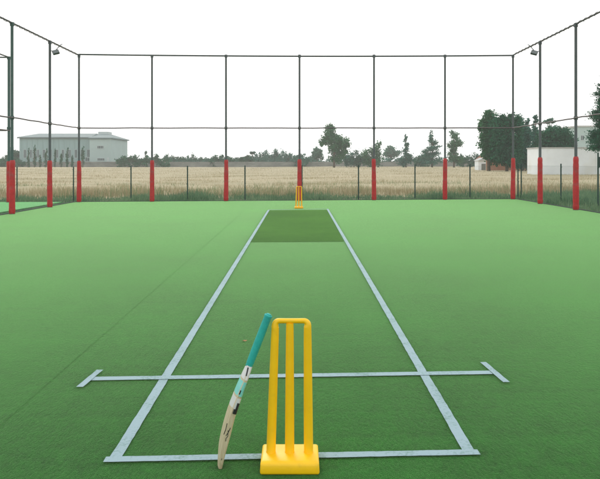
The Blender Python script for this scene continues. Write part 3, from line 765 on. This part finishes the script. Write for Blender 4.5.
# ------------------------------------------------------------------ buildings and far walls
def rect_window(root, x0, x1, z0, z1, y, bars=1):
    f = MB(); t = .09*max(1, (x1-x0)/1.6)
    f.box(x0, x1, y-.10, y-.003, z1-t, z1); f.box(x0, x1, y-.10, y-.003, z0, z0+t)
    f.box(x0, x0+t, y-.10, y-.003, z0+t, z1-t); f.box(x1-t, x1, y-.10, y-.003, z0+t, z1-t)
    for i in range(bars):
        c = x0+(x1-x0)*(i+1)/(bars+1); f.box(c-t*.4, c+t*.4, y-.09, y-.003, z0+t, z1-t)
    o = f.build('window', M['frame'], root)
    g = MB(); g.box(x0+t, x1-t, y-.05, y-.004, z0+t, z1-t); g.build('pane', M['glass'], o)
def factory():
    Y = 192.0; s = Y/F
    X = lambda px: (px-CX)*s
    Z = lambda py: H-(py-HY)*s
    cx = X(70); r = empty('factory_building', (cx, Y, 0), 0, 'long pale blue green factory with a grey hipped roof beyond the field on the left', 'building')
    x0, x1, x2 = X(19.5)-cx, X(92)-cx, X(113.5)-cx; ze = Z(138.2); zr = Z(132.4); ze2 = Z(141.0); zr2 = Z(132.0)
    w = MB(); w.box(x0, x1, 0, 16, -.2, ze); w.build('wall', M['fac_wall'], r)
    # battens on the cladding
    b = MB(); q = x0+.6
    while q < x1-.3: b.box(q-.05, q+.05, -.06, -.003, .1, ze-.1); q += 1.55
    b.build('cladding_rib', M['fac_wall'], r)
    o = .5; rf = MB()
    def hip(mb, a, b_, y0, y1, z0, z1, inl, inr):
        ym = (y0+y1)/2
        v = [(a-o,y0-o,z0),(b_+o,y0-o,z0),(b_+o,y1+o,z0),(a-o,y1+o,z0),(a+inl,ym,z1),(b_-inr,ym,z1),
             (a-o,y0-o,z0-.3),(b_+o,y0-o,z0-.3),(b_+o,y1+o,z0-.3),(a-o,y1+o,z0-.3)]
        mb.add(v, [(0,1,5,4),(2,3,4,5),(1,2,5),(3,0,4),(9,8,7,6),(6,7,1,0),(7,8,2,1),(8,9,3,2),(9,6,0,3)])
    hip(rf, x0, x1-.6, 0, 16, ze+.3, zr, 2.6, .4); rf.build('roof', M['fac_roof'], r)
    w2 = MB(); w2.box(x1, x2, -2.2, 15.5, -.2, ze2+.5); w2.build('wall', M['fac_wall2'], r)['label'] = 'paler wall of the right hand wing'
    rf = MB(); hip(rf, x1+.1, x2, -2.2, 15.5, ze2+.85, zr2, 2.2, 4.0); rf.build('roof', M['fac_roof'], r)
    # clerestory ridge box, pale
    c = MB(); c.box(X(94)-cx, X(104)-cx, 4, 8, zr-1.2, Z(131.2)); c.build('skylight', M['frame'], r)
    for i in range(12):
        a = x0+1.2+i*1.85
        if a+1 < x1: rect_window(r, a, a+.85, Z(158), Z(149.5), 0)
    for (a, b_, c_, d) in ((99.5, 106, 149, 145.8), (99.5, 107, 161, 158)):
        rect_window(r, X(a)-cx, X(b_)-cx, Z(c_), Z(d), -2.2, 3)
    rect_window(r, X(84.5)-cx, X(91)-cx, Z(161.5), Z(157), 0, 3)
    d = MB(); d.box(X(109)-cx, X(111.5)-cx, -2.28, -2.203, 0, 3.0); d.build('door', M['frame'], r)
    g = MB(); g.tube([(x0-.5, -.55, ze+.02), (x1-.2, -.55, ze+.02)], .09, 8); g.build('gutter', M['alu'], r)
    # low shed
    Y2 = 182.; s2 = Y2/F
    r2 = empty('storage_shed', ((131-CX)*s2, Y2, 0), 0, 'low grey shed with a flat roof at the right foot of the factory', 'shed')
    w3 = MB(); w3.box(-4.2, 6.5, 0, 6, -.2, 2.25); w3.build('wall', M['wall_grey'], r2)
    w3 = MB(); w3.box(-4.6, 6.9, -.4, 6.4, 2.253, 2.5); w3.build('roof', M['fac_roof'], r2)
    for a in (-3, 0, 3): rect_window(r2, a, a+1.6, 1.0, 1.9, 0)
factory()
# long grey boundary wall along the far side of the field
def block_wall(name, px0, px1, Y, top, label, m, th=.25, cap=True, bot=-.2):
    s = Y/F; x0 = (px0-CX)*s; x1 = (px1-CX)*s; zt = H-(top-HY)*s
    r = empty(name, ((x0+x1)/2, Y, 0), 0, label, 'wall'); hw_ = (x1-x0)/2
    b = MB(); b.box(-hw_, hw_, 0, th, bot, zt); b.build('wall_face', m, r)
    p = MB(); q = -hw_
    while q <= hw_: p.box(q-.15, q+.15, -.06, -.003, bot, zt+.02); q += max(3.0, hw_/14)
    p.build('pier', m, r)
    if cap: c = MB(); c.box(-hw_-.02, hw_+.02, -.09, th+.09, zt+.022, zt+.10); c.build('coping', M['cap'], r)
block_wall('boundary_wall', -40, 480, 184, 161.8, 'long low grey wall along the far side of the dry field', M['wall_grey'], cap=False)
# terracotta wall and small white hut
block_wall('brick_wall', 487, 527.5, 92, 159.8, 'low reddish brick wall left of the white wall', M['brick'])
def hut():
    Y = 96.; s = Y/F; X = (483.5-CX)*s; r = empty('white_hut', (X, Y, 0), 0, 'tiny white hut at the left end of the brick wall', 'hut')
    b = MB(); b.box(-.75, .75, 0, 2, -.2, 1.75); b.build('wall', M['wall_white'], r)
    f = MB(); f.add([(-.9,-.2,1.75),(.9,-.2,1.75),(.9,2.2,1.75),(-.9,2.2,1.75),(0,-.2,2.2),(0,2.2,2.2)], [(0,1,4),(2,3,5),(1,2,5,4),(3,0,4,5),(3,2,1,0)])
    f.build('roof', M['cap'], r)
    d = MB(); d.box(-.3, .3, -.05, -.003, -.1, 1.3); d.build('door', M['wall_grey'], r)
    r = empty('red_roofed_house', ((497-CX)*s*1.25, Y*1.25, 0), 0, 'small house with a terracotta roof peeping over the brick wall', 'house')
    b = MB(); b.box(-2.3, 2.3, 0, 5, -.2, 2.0); b.build('wall', M['wall_white'], r)
    f = MB(); f.add([(-2.6,-.3,2.003),(2.6,-.3,2.003),(2.6,5.3,2.003),(-2.6,5.3,2.003),(-2.3,2.5,2.9),(2.3,2.5,2.9)], [(0,1,5,4),(2,3,4,5),(1,2,5),(3,0,4),(3,2,1,0)])
    f.build('roof', M['roof_red'], r); rect_window(r, -1.4, -.5, .8, 1.6, 0); rect_window(r, .6, 1.5, .8, 1.6, 0)
hut()
def white_wall():
    Y = 60.; s = Y/F; x0 = (538.0-CX)*s; x1 = x0+22; zt = H+(HY-148.3)*s
    r = empty('white_wall', (x0, Y, 0), R(-1.0), 'long blank white rendered wall beyond the right side of the cage', 'wall')
    b = MB(); b.box(0, 22, 0, 3.0, -.2, zt); b.build('wall_face', M['wall_white'], r, bevel=.02)
    c = MB(); c.box(-.06, 22.06, -.06, 3.06, zt+.003, zt+.09); c.build('coping', M['cap'], r)
    p = MB()
    for q in (5.2, 10.4, 15.6): p.box(q-.006, q+.006, -.004, .001, -.1, zt-.05)
    p.build('expansion_joint', M['cap'], r)
white_wall()
def far_block():
    Y = 150.; s = Y/F; x0 = (577-CX)*s; x1 = (612-CX)*s; r = empty('apartment_block', (x0, Y, 0), 0, 'pale faint block rising behind the white wall by the right edge', 'building')
    w_ = x1-x0; zt = H+(HY-127)*s
    b = MB(); b.box(0, w_, 0, 8, -.2, zt); b.build('wall', M['fac_wall2'], r)
    c = MB(); c.box(-.25, w_+.25, -.25, 8.25, zt+.003, zt+.3); c.build('roof', M['cap'], r)
    for z in (4.6, 7.2):
        for a in (.8, 2.8, 4.8, 6.6): rect_window(r, a, a+.8, z-.7, z+.5, 0)
far_block()

# ------------------------------------------------------------------ thin summer haze
hz = MB(); hz.box(-430, 430, -130, 430, -1.6, 22.0)
m = bpy.data.materials.new('air_haze'); m.use_nodes = True; nt = m.node_tree
for nd in list(nt.nodes):
    if nd.type == 'BSDF_PRINCIPLED': nt.nodes.remove(nd)
pv = nt.nodes.new('ShaderNodeVolumePrincipled'); pv.inputs['Density'].default_value = 0.0008; pv.inputs['Color'].default_value = (.96, .99, 1, 1)
nt.links.new(pv.outputs[0], nt.nodes['Material Output'].inputs['Volume'])
tag(hz.build('haze', m), kind='stuff')

# ------------------------------------------------------------------ sky and light
EL, AZ = R(42), R(-18)          # hidden sun ahead of the camera, a little to the left
w = bpy.data.worlds.new('World'); sc.world = w; w.use_nodes = True; nt = w.node_tree; N, L = nt.nodes, nt.links
sky = N.new('ShaderNodeTexSky'); sky.sky_type = 'NISHITA'; sky.sun_disc = False
sky.sun_elevation = EL; sky.sun_rotation = AZ; sky.air_density = 1.5; sky.dust_density = 5.0
tc = N.new('ShaderNodeTexCoord'); no = N.new('ShaderNodeTexNoise'); no.inputs['Scale'].default_value = 1.6; no.inputs['Detail'].default_value = 5
L.new(tc.outputs['Generated'], no.inputs['Vector'])
cr = N.new('ShaderNodeValToRGB'); cr.color_ramp.elements[0].color = (9.5, 9.55, 9.6, 1); cr.color_ramp.elements[1].color = (14.0, 13.9, 13.8, 1)
cr.color_ramp.elements[0].position = .28; cr.color_ramp.elements[1].position = .56
L.new(no.outputs['Fac'], cr.inputs['Fac'])
mx = N.new('ShaderNodeMixRGB'); mx.inputs['Fac'].default_value = 0.93
L.new(sky.outputs[0], mx.inputs['Color1']); L.new(cr.outputs[0], mx.inputs['Color2'])
bg = N['Background']; bg.inputs['Strength'].default_value = 0.1; L.new(mx.outputs[0], bg.inputs['Color'])
sd = bpy.data.lights.new('sun', 'SUN'); sd.energy = 1.0; sd.angle = R(22); sd.color = (1, .97, .92)
so = bpy.data.objects.new('sun', sd); C.objects.link(so)
a = AZ; d = Vector((math.sin(a)*math.cos(EL), math.cos(a)*math.cos(EL), math.sin(EL)))
so.rotation_euler = d.to_track_quat('Z', 'Y').to_euler(); so.location = (0, -5, 20)

# ------------------------------------------------------------------ camera
cd = bpy.data.cameras.new('camera'); co = bpy.data.objects.new('camera', cd); C.objects.link(co)
co.location = (0, 0, H); co.rotation_euler = (R(90), 0, 0)
cd.sensor_width = 36; cd.sensor_fit = 'HORIZONTAL'; cd.lens = 36*F/600
cd.shift_x = 1.0/600; cd.shift_y = -(239.5-HY)/600
cd.clip_start = .05; cd.clip_end = 3000
sc.camera = co
sc.view_settings.view_transform = 'Standard'; sc.view_settings.look = 'None'
sc.view_settings.exposure = 0.0; sc.view_settings.gamma = 1.0; sc.view_settings.use_curve_mapping = False
sc.render.engine = 'CYCLES'
sc.cycles.volume_bounces = 2
